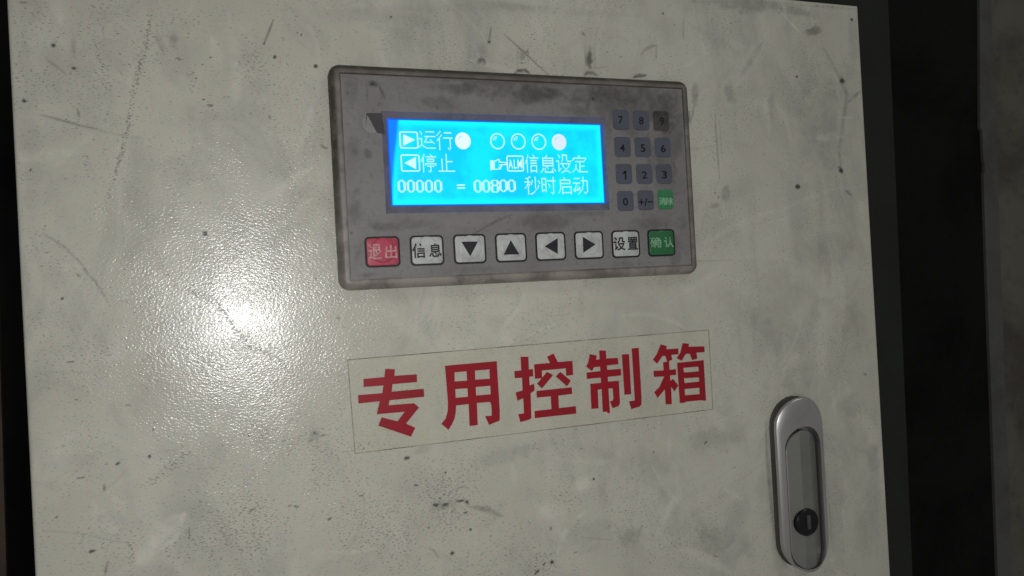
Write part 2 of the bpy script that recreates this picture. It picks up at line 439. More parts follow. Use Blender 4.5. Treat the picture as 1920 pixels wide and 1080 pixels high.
# --- fleck density over the door
W.dens += (.16 + .28 * np.clip(W.big - .45, 0, 1)).astype(np.float32)
for u, v, ru, rv, kk in ((760, 960, 260, 130, .62), (420, 980, 220, 120, .55), (300, 620, 240, 150, .42), (560, 820, 170, 120, .55), (150, 150, 130, 160, .38),
                         (467, 413, 45, 35, .62), (590, 400, 60, 90, .45), (362, 150, 14, 34, .75), (395, 215, 30, 40, .5), (650, 900, 90, 60, .6),
                         (247, 1045, 9, 60, .8), (350, 1010, 12, 75, .85), (880, 900, 130, 50, .4), (1010, 1060, 60, 40, .65), (415, 1010, 26, 26, .7),
                         (960, 660, 160, 40, .3), (470, 120, 60, 90, .36), (1140, 660, 120, 30, .3), (1060, 940, 60, 40, .5)):
    W.blob('dens', u, v, ru, rv, kk, rag=.5)
for pts, wd, kk in (([(285, 18), (272, 88), (260, 138), (250, 175), (238, 245), (230, 280), (212, 345), (203, 375)], 3.4, .98),
                    ([(174, 66), (180, 92), (197, 130), (202, 170)], 3.0, .8),
                    ([(273, 443), (290, 470), (310, 510), (330, 537), (380, 553), (407, 570), (430, 603), (447, 623), (467, 652), (500, 660), (540, 695), (575, 715)], 3.6, 1.05),
                    ([(160, 285), (166, 320)], 4.0, .7), ([(590, 800), (555, 830), (520, 855)], 6.0, .7), ([(360, 845), (290, 900), (255, 915)], 6.0, .65)):
    W.line('dens', pts, wd, kk, rag=.15)
# --- soft soot
for u, v, ru, rv, kk, an in ((138, 85, 6, 24, .30, 0), (325, 80, 12, 18, .32, 25), (1525, 57, 16, 9, .5, -20), (1579, 152, 6, 7, .75, 0), (1576, 318, 6, 9, .8, 0),
                             (1370, 181, 16, 26, .30, 0), (1447, 189, 11, 32, .22, 10), (1545, 230, 46, 110, .20, 0), (1410, 10, 100, 16, .34, 0), (1490, 20, 70, 12, .3, 0),
                             (1600, 60, 12, 70, .16, 0), (1328, 1010, 62, 34, .26, 20), (1339, 825, 60, 24, .20, 0), (1247, 927, 26, 28, .16, 0), (1180, 1010, 30, 24, .2, 30),
                             (1275, 985, 50, 60, .14, 0), (1595, 765, 24, 26, .18, 0), (1637, 865, 14, 40, .2, 0), (1600, 600, 30, 60, .14, 0), (1590, 361, 8, 4, .6, 30),
                             (1303, 178, 8, 22, .42, 0), (1292, 222, 3, 16, .6, 0), (1362, 360, 8, 18, .35, 10), (1340, 385, 10, 6, .3, 0), (904, 113, 8, 10, .62, 0),
                             (904, 95, 12, 16, .22, 0), (980, 104, 10, 16, .24, 0), (1105, 112, 9, 22, .60, 0), (1105, 90, 8, 9, .28, 0), (1093, 63, 5, 4, .5, 40),
                             (590, 816, 12, 12, .3, 0), (763, 859, 10, 5, .55, 0), (826, 950, 26, 10, .28, 0), (1457, 555, 60, 70, .10, 0), (60, 300, 26, 120, .12, 0), (45, 110, 20, 90, .10, 0),
                             (1560, 470, 60, 40, .14, 0), (1400, 590, 70, 40, .12, 30), (1230, 870, 60, 40, .14, 0), (960, 850, 120, 16, .14, -8), (1100, 1000, 70, 40, .14, 0),
                             (1390, 1030, 30, 30, .18, 0), (1620, 1000, 24, 60, .14, 0), (700, 30, 160, 16, .12, 0), (960, 12, 90, 10, .2, 0), (330, 100, 60, 60, .10, 0), (1500, 700, 60, 30, .12, 0),
                             (790, 845, 22, 8, .22, -10), (1250, 60, 30, 40, .10, 0)):
    W.blob('soft', u, v, ru, rv, kk, an, rag=.9)
for pts, wd, kk in (([(1544, 89), (1570, 137), (1588, 178), (1581, 230), (1573, 281), (1577, 318)], 3.2, .36), ([(1614, 170), (1588, 193)], 2.6, .45), ([(1429, 81), (1388, 144)], 4.5, .26),
                    ([(880, 950), (910, 954), (943, 968)], 3.2, .55), ([(963, 139), (970, 133), (985, 132), (994, 138)], 2.2, .85), ([(1095, 141), (1102, 136), (1113, 137), (1120, 142)], 2.6, .75),
                    ([(1187, 145), (1194, 142), (1212, 141)], 2.4, .8), ([(1201, 104), (1209, 93), (1219, 88), (1232, 84)], 2.0, .42), ([(1231, 84), (1230, 111)], 1.4, .36),
                    ([(292, 67), (308, 102)], 1.6, .38), ([(297, 64), (314, 100)], 1.2, .34), ([(1194, 1010), (1204, 985)], 3.0, .3), ([(1281, 37), (1281, 75)], 1.3, .3), ([(880, 948), (868, 935)], 1.4, .5),
                    ([(1340, 211), (1345, 280), (1349, 335)], 1.3, .45), ([(1349, 225), (1354, 300)], 1.2, .25), ([(620, 20), (900, 12), (1200, 30)], 5, .10), ([(1100, 130), (1140, 125)], 1.2, .2)):
    W.line('soft', pts, wd, kk, rag=.5)
# --- pale rubbed streaks
for pts, wd, kk in (([(480, 385), (530, 350), (592, 308)], 4.5, .55), ([(500, 442), (545, 405), (585, 372)], 4.0, .5), ([(275, 1040), (300, 1005), (345, 965)], 8, .85), ([(258, 1055), (285, 1030)], 8, .8),
                    ([(300, 1030), (335, 1000)], 4, .7), ([(1458, 17), (1480, 40), (1503, 65)], .9, .9), ([(720, 580), (800, 640), (815, 665)], 7, .35), ([(870, 595), (960, 640)], 9, .3),
                    ([(770, 600), (830, 560)], 10, .3), ([(1230, 1010), (1250, 960), (1262, 935)], 5, .4), ([(1275, 1030), (1330, 1050), (1370, 1075)], 6, .4), ([(1570, 220), (1600, 221)], .8, .6),
                    ([(210, 930), (250, 975)], 5, .35), ([(180, 950), (215, 1000)], 5, .3), ([(430, 30), (445, 130), (440, 200)], 6, .3), ([(960, 870), (966, 910)], 4, .3)):
    W.line('pale', pts, wd, kk, rag=.45)
for u, v, ru, rv, kk in ((1090, 910, 22, 18, .55), (1033, 960, 26, 22, .45), (1320, 90, 22, 30, .3), (1380, 100, 30, 36, .3), (1500, 300, 40, 60, .18), (110, 860, 60, 90, .25), (600, 320, 40, 40, .25), (845, 650, 60, 30, .3), (900, 580, 120, 26, .22)):
    W.blob('pale', u, v, ru, rv, kk, rag=.9)
# --- chips, scratches, drops
for u, v, r_ in ((385, 438, 5.2), (592, 124, 4.4), (495, 82, 2.6), (515, 107, 3.6), (45, 189, 4.0), (139, 128, 4.0), (100, 85, 3.6), (280, 856, 3.4), (287, 805, 2.0), (106, 970, 2.6), (848, 1037, 4.2),
                 (835, 886, 2.2), (917, 79, 2.8), (1496, 350, 4.6), (1579, 152, 3.4), (1577, 320, 3.6), (1035, 1054, 3.4), (1113, 898, 2.6), (804, 989, 2.0), (882, 993, 2.6), (1494, 144, 2.4), (1226, 847, 2.0),
                 (379, 121, 1.8), (395, 108, 1.6), (382, 187, 2.0), (733, 32, 2.0), (565, 65, 1.8), (557, 61, 1.4), (1597, 37, 3.0), (117, 560, 3.2), (57, 319, 2.0), (1243, 25, 2.0), (590, 812, 2.6), (682, 841, 2.0), (676, 835, 1.6), (672, 839, 1.5), (691, 832, 1.4)):
    W.blob('mark', u, v, r_, r_, .92, rag=.45, hard=.5)
for u, v, ru, rv, an, kk in ((817, 947, 6, 3.2, 8, .85), (835, 946, 6, 3.2, -12, .8), (863, 939, 7, 2.2, 5, .85), (876, 941, 3, 4, 0, .8), (873, 961, 4, 2, 0, .7), (763, 859, 6, 2.6, -5, .85), (172, 1034, 8, 3.4, -4, .85), (221, 869, 5, 2.8, -35, .85),
                             (395, 198, 6, 2.4, 22, .7), (334, 110, 7, 1.8, 18, .7), (618, 973, 6, 2, -25, .8), (780, 910, 5, 1.6, 10, .7), (678, 930, 6, 1.4, 5, .7), (1323, 830, 4, 1.6, -30, .8), (1020, 1058, 4, 2, -45, .8), (1007, 1072, 7, 2, -40, .8),
                             (1033, 991, 3, 5, 0, .6), (1079, 1036, 5, 1.6, -10, .6), (592, 523, 2, 5, 10, .6), (635, 597, 5, 2, 25, .7), (528, 675, 5, 1.6, 20, .5), (134, 679, 9, 1.6, 3, .75), (241, 760, 6, 1.5, 12, .7), (291, 791, 5, 1.5, 0, .65),
                             (152, 896, 9, 1.6, -8, .7), (473, 956, 9, 1.8, -15, .75), (543, 949, 7, 1.5, 0, .75), (556, 950, 6, 1.5, 20, .75), (1622, 702, 4, 1.5, 30, .6), (1344, 1043, 7, 1.2, 12, .5), (607, 816, 8, 2, -10, .6), (582, 826, 4, 3, 0, .5), (355, 1000, 2, 12, 0, .5),
                             (147, 212, 2.5, 10, -10, .45), (43, 4, 9, 1.6, 3, .6), (979, 118, 4, 1.4, 0, .7), (988, 97, 5, 1.4, 20, .6), (1102, 116, 5, 7, 10, .45), (1108, 126, 4, 5, 0, .4), (897, 116, 4, 5, 0, .35), (908, 116, 3, 6, 0, .4), (1163, 107, 3, 1.5, 0, .5)):
    W.blob('mark', u, v, ru, rv, kk, an, rag=.5, hard=.45)
for pts, wd, kk, rg in (([(75, 215), (110, 224), (137, 232), (182, 242)], .75, .62, .45), ([(182, 242), (207, 250), (270, 260)], .5, .4, .7), ([(512, 39), (503, 62), (495, 82)], .8, .75, .5), ([(921, 50), (917, 79)], .55, .75, .2),
                        ([(945, 64), (985, 100), (1010, 124), (1028, 140)], .55, .75, .25), ([(80, 437), (117, 460), (147, 488), (165, 510)], .5, .6, .6), ([(155, 503), (180, 530), (203, 567)], .6, .65, .5), ([(143, 513), (150, 519)], .7, .7, .3),
                        ([(600, 271), (608, 277), (616, 278)], .7, .8, .2), ([(202, 1052), (196, 1079)], .6, .7, .4), ([(195, 908), (196, 920)], .8, .7, .4), ([(221, 565), (246, 563)], .4, .5, .6), ([(85, 697), (190, 699)], .4, .35, .7),
                        ([(803, 1027), (815, 1033), (822, 1047)], .7, .5, .5), ([(504, 216), (508, 223)], .8, .7, .3), ([(1098, 1008), (1150, 1013)], .6, .35, .6), ([(90, 113), (110, 128), (125, 140)], .6, .5, .6), ([(1295, 490), (1380, 488)], .5, .3, .6),
                        ([(1302, 195), (1296, 225), (1297, 232)], .8, .55, .6), ([(668, 620), (760, 612)], .35, .2, .6), ([(405, 992), (420, 1000), (425, 1015)], .5, .35, .6), ([(840, 925), (866, 912), (880, 915)], .6, .45, .7), ([(79, 995), (150, 1000), (240, 1020)], .4, .3, .7)):
    W.line('mark', pts, wd, kk * .82, rag=rg)
# many small nicks
for pts, wd, kk in (([(964, 139), (972, 133), (985, 132), (993, 138)], 1.2, .5), ([(1096, 142), (1103, 137), (1113, 137), (1119, 143)], 1.3, .5), ([(1187, 146), (1196, 143), (1211, 142)], 1.3, .5),
                    ([(1097, 84), (1098, 132)], .8, .35), ([(1114, 84), (1115, 130)], .8, .35), ([(970, 92), (971, 128)], .7, .28), ([(990, 90), (990, 122)], .7, .28)):
    W.line('mark', pts, wd, kk, rag=.75)
for u, v, ru, rv, kk in ((1105, 112, 8, 18, .42), (1106, 124, 6, 8, .4), (899, 116, 4, 7, .45), (908, 115, 3, 8, .45), (980, 108, 9, 14, .2)):
    W.blob('mark', u, v, ru, rv, kk, rag=1.3, hard=.2)
for _ in range(170):
    u, v = random.uniform(40, 1660), random.uniform(-20, 1090); a = random.uniform(-.3, 1.3) + (math.pi / 2 if random.random() < .35 else 0); L = random.uniform(30, 130); c_ = random.uniform(-.5, .5)
    P = [(u + L * (k_ - .5) * math.cos(a + c_ * k_), v - L * (k_ - .5) * math.sin(a + c_ * k_)) for k_ in (0, .25, .5, .75, 1)]
    if random.random() < .5: W.line('soft', P, random.uniform(1.5, 7), random.uniform(.04, .12), rag=.7)
    else: W.line('pale', P, random.uniform(1.0, 6), random.uniform(.15, .5), rag=.6)
for pts, wd, kk in (([(1436, 790), (1438, 860), (1448, 960), (1456, 1030), (1475, 1064)], 2.6, .34), ([(1545, 860), (1556, 960), (1560, 1020)], 1.6, .25), ([(1455, 760), (1490, 738), (1525, 752)], 1.5, .25)):  # soft shade around the handle, painted into the door colour
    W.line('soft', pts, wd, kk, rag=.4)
W.line('soft', [(16, 0), (30, 270), (46, 630), (66, 1080)], 2.2, .30, rag=1.0, taper=False)
W.line('soft', [(1606, 20), (1638, 540), (1670, 1080)], 1.8, .26, rag=1.0, taper=False)
W.line('soft', [(1300, 3), (1450, 6), (1604, 16)], 2.4, .40, rag=.9, taper=False)
W.line('pale', [(1452, 1000), (1462, 1040), (1490, 1070)], 1.6, .8, rag=.3)  # bright reflection off the handle's lower left, painted pale on the door
for _ in range(340):
    u, v = random.uniform(60, 1640), random.uniform(0, 1080)
    if u > 1150 and random.random() < .6: continue
    L = random.uniform(1.2, 3.2); a = random.uniform(-40, 40)
    W.blob('mark', u, v, L, random.uniform(.7, 1.3), random.uniform(.15, .5), a, rag=.6, hard=.4)
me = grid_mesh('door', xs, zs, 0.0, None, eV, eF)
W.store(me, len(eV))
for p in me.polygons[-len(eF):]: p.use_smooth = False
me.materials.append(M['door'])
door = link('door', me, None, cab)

# --- flush swing handle
HX, HR = 227.0, 14.9
HZT, HZB = -174.4, -232.2                                   # centres of the end rounds
def stadium(r, n=14, zt=HZT, zb=HZB, x=HX):
    P = []
    for k_ in range(n + 1):
        a = math.pi * k_ / n; P.append((x + r * math.cos(a), zt + r * math.sin(a)))
    for k_ in range(n + 1):
        a = math.pi + math.pi * k_ / n; P.append((x + r * math.cos(a), zb + r * math.sin(a)))
    return P
LR, LX = 10.1, 227.0
LZT, LZB = -186.2, -236.6
rings = []
crown = lambda x, z: -8.4 + 3.6 * ((x - HX) / HR) ** 2 + (.9 * max(0, (z - HZT) / HR) ** 2)
for r_, dy in ((HR, 1.3), (HR, .8), (HR - .25, .3), (HR - .8, 0)):
    rings.append([(x, crown(x, z) + dy, z) for x, z in stadium(r_)])
inner = stadium(LR + 1.0, 14, LZT + 1.1, LZB, LX)
# clip the recess to stay inside the housing outline, it runs out through the lower end
mid = [((a[0] + b[0]) / 2, (a[1] + b[1]) / 2) for a, b in zip(stadium(HR - .9), inner)]
rings.append([(x, crown(x, z), z) for x, z in mid])
rings.append([(x, crown(x, z), z) for x, z in inner])
rings.append([(x, -1.0, z) for x, z in inner])
V, F = loft(rings)
housing = mesh('handle', V, F, M['housing'], cab, smooth=True)
V, F = loft([[(x, .2, z) for x, z in stadium(HR + .1)], [(x, -.8, z) for x, z in stadium(HR + .1)], [(x, -1.2, z) for x, z in stadium(HR - .25)], [(x, crown(x, z) + 1.2, z) for x, z in stadium(HR - .25)]], cap_last=False)  # side wall under the housing rim, a separate dark ring
mesh('handle_base', V, F, M['handle_side'], housing, smooth=True)
def lever_y(x):
    return float(np.interp(x, [LX - LR, LX - LR + .5, 223.9, 230.6, LX + LR - .4, LX + LR], [-5.5, -5.8, -8.0, -7.2, -4.0, -3.4]))
cols = sorted(set([LX - LR, LX - LR + .5, 223.9, 230.6, LX + LR - .4, LX + LR] + list(np.linspace(LX - LR, LX + LR, 25))))
V, F = [], []
for x in cols:
    q = math.sqrt(max(0, LR * LR - (x - LX) ** 2)); zt, zb = LZT + q, LZB - q
    y = lever_y(x); e = .5
    zsamp = [zt, zt - min(e, q * .3 + .05), zb + min(e, q * .3 + .05), zb]
    V += [(x, -1.2, zt), (x, y + .5, zsamp[0]), (x, y, zsamp[1]), (x, y, zsamp[2]), (x, y + .5, zsamp[3]), (x, -1.2, zb)]
for i in range(len(cols) - 1):
    for j in range(5):
        F.append((i * 6 + j, i * 6 + j + 1, (i + 1) * 6 + j + 1, (i + 1) * 6 + j))
for i0 in (0, (len(cols) - 1) * 6): F.append(tuple(range(i0, i0 + 6)))
mesh('lever', V, F, M['lever'], housing)
CX, CZ, CR = *at(1515.5, 980, -9.0), 6.9
def disc_ring(r, y, n=36, cx=CX, cz=CZ): return [(cx + r * math.cos(2 * math.pi * i / n), y, cz + r * math.sin(2 * math.pi * i / n)) for i in range(n)]
V, F = loft([disc_ring(CR, -4.0), disc_ring(CR, -8.5), disc_ring(CR - .2, -8.8), disc_ring(CR - .7, -9.0), disc_ring(CR - 1.1, -8.7), disc_ring(CR - 1.6, -8.65)])
mesh('lock_cylinder', V, F, M['lock'], housing, smooth=True)
mesh('keyhole', *plate(CX - .2, CX + 1.9, CZ - 3.6, CZ + 3.6, .4, -8.6, -8.77, .05, 2), M['keyway'], housing)

# ------------------------------------------------------------------ operator panel
PW, PH, YF = 172.0, 94.0, -6.0
pan = thing('operator_panel', (86, 0, -94), 'grimy grey operator panel with lit cyan screen and rows of buttons', 'control panel')
LCD = (23.2, 124.0, -59.3, -22.0)
WIN = (20.5, 125.0, -62.5, -19.5)
YM, YL = -5.95, -4.0
N = 6
def pring(ins, y, r0=4.6):
    return [(x, y, z) for x, z in rring(ins, PW - ins, -PH + ins, -ins, max(r0 - ins, .25), N)]
def wring(R, y, r=.2): return [(x, y, z) for x, z in rring(*R, r, N)]
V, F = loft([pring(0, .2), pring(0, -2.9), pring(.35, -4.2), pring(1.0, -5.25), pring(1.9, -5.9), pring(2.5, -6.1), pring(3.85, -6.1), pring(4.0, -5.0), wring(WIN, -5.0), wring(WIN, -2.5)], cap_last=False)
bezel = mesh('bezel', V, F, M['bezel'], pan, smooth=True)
# printed membrane with a window
mx = np.arange(4.5, 167.51, .5); mz = np.arange(-89.5, -4.49, .5)
WM = Wear(mx, mz, YM)
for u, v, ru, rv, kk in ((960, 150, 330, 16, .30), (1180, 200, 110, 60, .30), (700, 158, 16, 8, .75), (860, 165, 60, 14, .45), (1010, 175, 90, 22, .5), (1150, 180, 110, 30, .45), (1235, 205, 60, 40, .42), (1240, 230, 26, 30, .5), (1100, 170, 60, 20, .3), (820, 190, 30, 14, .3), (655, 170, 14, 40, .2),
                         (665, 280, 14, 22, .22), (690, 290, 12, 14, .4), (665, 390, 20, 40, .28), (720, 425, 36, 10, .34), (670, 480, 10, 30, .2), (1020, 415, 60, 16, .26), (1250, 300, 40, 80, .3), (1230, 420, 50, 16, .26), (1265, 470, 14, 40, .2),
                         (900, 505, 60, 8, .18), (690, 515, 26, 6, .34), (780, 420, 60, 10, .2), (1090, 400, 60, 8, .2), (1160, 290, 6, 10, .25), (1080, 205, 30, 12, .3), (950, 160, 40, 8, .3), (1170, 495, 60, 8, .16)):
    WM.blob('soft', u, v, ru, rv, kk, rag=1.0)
for pts, wd, kk in (([(886, 440), (930, 415), (960, 402)], .9, .4), ([(710, 160), (722, 185)], 1.0, .5), ([(687, 152), (689, 190)], .8, .35), ([(980, 165), (978, 178)], 1.2, .4), ([(1140, 165), (1155, 190)], 1.2, .4), ([(818, 195), (820, 206)], 1.0, .5), ([(1195, 170), (1190, 190)], 1, .3)):
    WM.line('soft', pts, wd, kk, rag=.4)
for u, v, ru, rv, an in ((659, 437, 3, 3.5, 0), (1265, 221, 3.2, 1.4, -20), (698, 158, 6, 3, 10), (651, 175, 1.6, 4, 0), (1112, 186, 4, 4, 0), (710, 195, 1.6, 4, 20)):
    WM.blob('mark', u, v, ru, rv, .6, an, rag=.5, hard=.3)
for u, v, ru, rv, kk in ((640, 400, 30, 80, .2), (1150, 420, 60, 20, .3), (870, 415, 80, 12, .3), (1100, 500, 120, 10, .2)):
    WM.blob('pale', u, v, ru, rv, kk, rag=1.0)
WX0, WX1, WZ0, WZ1 = WIN
mm_ = grid_mesh('faceplate', mx, mz, YM, lambda x, z: ~((x > WX0) & (x < WX1) & (z > WZ0) & (z < WZ1)),
                [(mx[0], YM, mz[0]), (mx[-1], YM, mz[0]), (mx[-1], YM, mz[-1]), (mx[0], YM, mz[-1]), (mx[0], -4.9, mz[0]), (mx[-1], -4.9, mz[0]), (mx[-1], -4.9, mz[-1]), (mx[0], -4.9, mz[-1])],
                [(0, 1, 5, 4), (1, 2, 6, 5), (2, 3, 7, 6), (3, 0, 4, 7)])
WM.store(mm_, 8); mm_.materials.append(M['membrane'])
faceplate = link('faceplate', mm_, None, pan)
# sloping border of the window, running down to the lit glass
V, F = loft([wring(WIN, YM + .02), wring((WIN[0] + .2, WIN[1] - .1, WIN[2] + .25, WIN[3] - .2), YM + .45), wring(LCD, YL - .02)], cap_last=False)
mesh('screen_border', V, F, M['surround'], pan)
# lifted corner of the window film: dark wedge and half-moon tab
wedge = [at(*p, YM - .05) for p in ((687, 212), (716, 212), (722, 252), (707, 249), (697, 232))]
V, F = prism(wedge, YM - .02, YM - .06); mesh('film_corner', V, F, M['wedge'], pan)
c0 = at(697, 231, YM); tabp = [at(687, 213, YM)]
for a in np.linspace(118, 290, 14): tabp.append((c0[0] + 4.35 * math.cos(math.radians(a)) + .3, c0[1] + 4.35 * math.sin(math.radians(a))))
tabp += [at(706, 249, YM), at(697, 231, YM)]
V, F = prism(tabp, YM - .01, YM - .22); mesh('film_tab', V, F, M['tab'], pan)

# lit display: the dot patterns of its characters
BITMAP = {
    '运': '.#....########. ..#............ ..#............ ............... .....########## .......#....... ###...#........ ..#...#...#.... ..#..#.....#... ..#..########.. ..#..........#. ..#............ .#.#........... #...##......... ......#########',
    '行': '...#........... ..#....#######. .#............. #...#.......... ...#........... ..#...######### .##.........#.. #.#.........#.. ..#.........#.. ..#.........#.. ..#.........#.. ..#.........#.. ..#.........#.. ..#.......#.#.. ..#........#...',
    '停': '...#.....#..... ...#......#.... ..#..########## ..#............ .##...#######.. .##...#.....#.. #.#...#######.. ..#............ ..#.########### ..#.#.........# ..#...#######.. ..#......#..... ..#......#..... ..#......#..... ..#....#.#..... ..#.....#......',
    '止': '.......#....... .......#....... .......#....... .......#....... ...#...#....... ...#...#....... ...#...######.. ...#...#....... ...#...#....... ...#...#....... ...#...#....... ...#...#....... ...#...#....... ...#...#....... ###############',
    '信': '...#.....#..... ...#......#.... ..#..########## ..#............ .##...#######.. .##............ #.#...#######.. ..#............ ..#...#######.. ..#...#.....#.. ..#...#.....#.. ..#...#.....#.. ..#...#######.. ..#...#.....#..',
    '息': '......#........ .....#......... ..###########.. ..#.........#.. ..###########.. ..#.........#.. ..###########.. ..#.........#.. ..###########.. ......#........ ..#.#..#....#.. ..#.#......#.#. .#..#......#..# #...#########..',
    '设': '..#...#####.... ...#..#...#.... ...#..#...#.... ......#...#.... ......#...#.... ###..#.....#### ..#............ ..#.##########. ..#...#.....#.. ..#...#.....#.. ..#....#...#... ..#.#...#.#.... ..##.....#..... ..#....##.##... .....##.....##.',
    '定': '......#........ .......#....... .#############. .#...........#. #...........#.. ...#########... .......#....... .......#....... ...#...#....... ...#...#####... ...#...#....... ...#...#....... ..#.#..#....... .#...#.#....... #.....#########',
    '秒': '....##....#.... .###......#.... ...#......#.... ...#...#..#..#. ######.#..#...# ...#..#...#...# ..###.#...#.... ..#.#.....#..#. .#.#......#..#. #..#......#.#.. ...#.......#... ...#......#.... ...#.....#..... ...#...##...... ...#.##........',
    '时': '............#.. #####.......#.. #...#.......#.. #...#.######### #...#.......#.. #...#.......#.. #####..#....#.. #...#...#...#.. #...#...#...#.. #...#.......#.. #...#.......#.. #####.......#.. #...#.......#.. ..........#.#.. ...........#...',
    '启': '......#........ .......#....... ..###########.. ..#.........#.. ..#.........#.. ..###########.. ..#............ ..#............ ..#.##########. ..#.#........#. ..#.#........#. .#..#........#. .#..#........#. #...##########. ....#........#.',
    '动': '..........#.... .######...#.... ..........#.... ........####### ..........#...# #######...#...# ...#......#...# ...#......#...# ..#..#...#....# ..#...#..#....# .#..###..#....# #####.#.#.....# .#.....#......# ......#....#.#. .....#......#..',
    '0': '..###.. .##.##. ##...## ##...## ##...## ##...## ##...## ##...## ##...## ##...## .##.##. ..###..',
    '8': '.#####. ##...## ##...## ##...## .##.##. .#####. ##...## ##...## ##...## ##...## ##...## .#####.',
}
def print_dots(name, ch, R, Y, mat, parent):
    rows = BITMAP[ch].split(); nx, nz = len(rows[0]), len(rows); px_, pz_ = (R[1] - R[0]) / nx, (R[3] - R[2]) / nz
    V, F = [], []
    for j, row in enumerate(rows):
        for i, c in enumerate(row):
            if c == '#':
                x, z = R[0] + i * px_, R[3] - (j + 1) * pz_; g = .03; n = len(V)
                V += [(x + g, Y, z + g), (x + px_ - g, Y, z + g), (x + px_ - g, Y, z + pz_ - g), (x + g, Y, z + pz_ - g)]; F.append((n, n + 1, n + 2, n + 3))
    return mesh(name, V, F, mat, parent)
def lcd_material():
    t = NT('cyan_backlit_display')
    tc = t.n('ShaderNodeTexCoord'); sp = t.n('ShaderNodeSeparateXYZ', {0: tc.outputs['Generated']})
    x, z = sp.outputs[0], sp.outputs[2]
    nz = t.noise(tc.outputs['Object'], 55, 4, .6)
    ez = t.math('ABSOLUTE', t.math('SUBTRACT', z, .5)); ex = t.math('ABSOLUTE', t.math('SUBTRACT', x, .5))
    brd = t.math('MAXIMUM', t.ramp(ez, .38, .47), t.ramp(ex, .455, .488))
    c = t.mix(t.ramp(nz, .4, .62), (.0, .222, 1.0), (.0, .287, 1.0))
    c = t.mix(brd, c, (.0, .335, 1.0))
    # backlight falls off to blue along the left edge, most at the top
    lim = t.math('MULTIPLY_ADD', t.math('POWER', z, 1.6), .046, t.math('MULTIPLY_ADD', nz, .016, -.001))
    left = t.ramp(t.math('SUBTRACT', lim, x), -.010, .010)
    c = t.mix(left, c, (.0, .075, .45))
    rim = t.math('MAXIMUM', t.ramp(ez, .478, .492), t.ramp(ex, .4915, .4970))
    c = t.mix(rim, c, (.0, .034, .28))
    e = t.n('ShaderNodeEmission', {'Color': c, 'Strength': 3.0})
    g = t.n('ShaderNodeBsdfGlossy', {'Color': (.04, .04, .04, 1), 'Roughness': .3})
    a = t.n('ShaderNodeAddShader', {0: e.outputs[0], 1: g.outputs[0]})
    t.t.links.new(a.outputs[0], t.out.inputs[0]); return t.mat
M['lcd'] = lcd_material()
M['lit'] = glow('lit_white_pixels', (.66, 1.0, 1.0), 1.0)
M['lit_full'] = glow('lit_full_pixels', (.80, 1.0, 1.0), 1.0)
M['lit_soft'] = glow('lit_lilac_pixels', (.74, .86, 1.0), 1.0)
M['dim'] = glow('dim_pixels', (.10, .70, .86), 1.0)
screen = mesh('screen', *box(LCD[0], LCD[1], YL, YL + 1.2, LCD[2], LCD[3]), M['lcd'], pan)
YG = YL - .06
Z1, Z2, Z6, Z7 = (720, 220, 8.727), (920, 220, 8.727), (730, 320, 9.143), (930, 320, 8.727)
for ch, z, r_ in (('运', Z1, (568, 228, 845, 512)), ('行', Z1, (862, 222, 1125, 538)), ('停', Z1, (600, 598, 858, 905)), ('止', Z1, (885, 598, 1158, 890)),
                  ('信', Z2, (560, 612, 785, 908)), ('息', Z2, (815, 615, 1060, 908)), ('设', Z2, (1072, 608, 1320, 908)), ('定', Z2, (1335, 622, 1582, 900)),
                  ('秒', Z7, (468, 98, 722, 392)), ('时', Z7, (748, 100, 978, 388)), ('启', Z7, (1018, 108, 1250, 388)), ('动', Z7, (1262, 100, 1502, 385))):
    print_dots('character', ch, rect(*zr(z, r_), YG), YG, M['lit'], screen)
dig = [('0', Z6, 213), ('0', Z6, 370), ('0', Z6, 525), ('0', Z6, 680), ('0', Z6, 838), ('0', Z6, 1515), ('0', Z6, 1662), ('8', Z6, 1810), ('0', Z7, 120), ('0', Z7, 256)]
for ch, z, c_ in dig:
    print_dots('digit', ch, rect(*zr(z, (c_ - 70, 158 if z is Z6 else 145, c_ + 70, 375 if z is Z6 else 348)), YG), YG, M['lit'], screen)
def bars(P, wd, Y):
    V, F = [], []
    for a, b in zip(P[:-1], P[1:]):
        d = np.array(b) - np.array(a); L = np.hypot(*d) + 1e-9; d = d / L; n = np.array([-d[1], d[0]]) * wd / 2; e = d * wd / 2
        q = [np.array(a) - e + n, np.array(a) - e - n, np.array(b) + e - n, np.array(b) + e + n]; i = len(V)
        V += [(p[0], Y, p[1]) for p in q]; F.append((i, i + 1, i + 2, i + 3))
    return V, F
def join(*parts):
    V, F = [], []
    for v, f in parts:
        o = len(V); V += list(v); F += [tuple(i + o for i in q) for q in f]
    return V, F
def zp(z, *pts): return [at(z[0] + u / z[2], z[1] + v / z[2], YG) for u, v in pts]
DOT = .52
mesh('digit', *join(bars(zp(Z6, (1170, 248), (1285, 246)), .55, YG), bars(zp(Z6, (1172, 298), (1288, 296)), .55, YG)), M['lit'], screen)
screen.children[-1].name = 'equals_sign'
def icon_box(z, r_, tri):
    x0, x1, z0, z1 = rect(*zr(z, r_), YG)
    o = rring(x0, x1, z0, z1, .9, 3); i_ = rring(x0 + DOT, x1 - DOT, z0 + DOT, z1 - DOT, .45, 3); n = len(o)
    V = [(a, YG, b) for a, b in o + i_]; F = [(k_, (k_ + 1) % n, n + (k_ + 1) % n, n + k_) for k_ in range(n)]
    parts = [(V, F)]
    if tri: parts.append(([(a, YG, b) for a, b in zp(z, *tri)], [(0, 1, 2)]))
    return join(*parts)
mesh('play_icon', *icon_box(Z1, (255, 232, 560, 512), [(315, 275), (315, 465), (510, 368)]), M['lit'], screen)
mesh('stop_icon', *icon_box(Z1, (275, 607, 588, 888), [(522, 645), (528, 852), (335, 745)]), M['lit'], screen)
mesh('alarm_icon', *icon_box(Z2, (262, 625, 542, 886), None), M['lit'], screen)
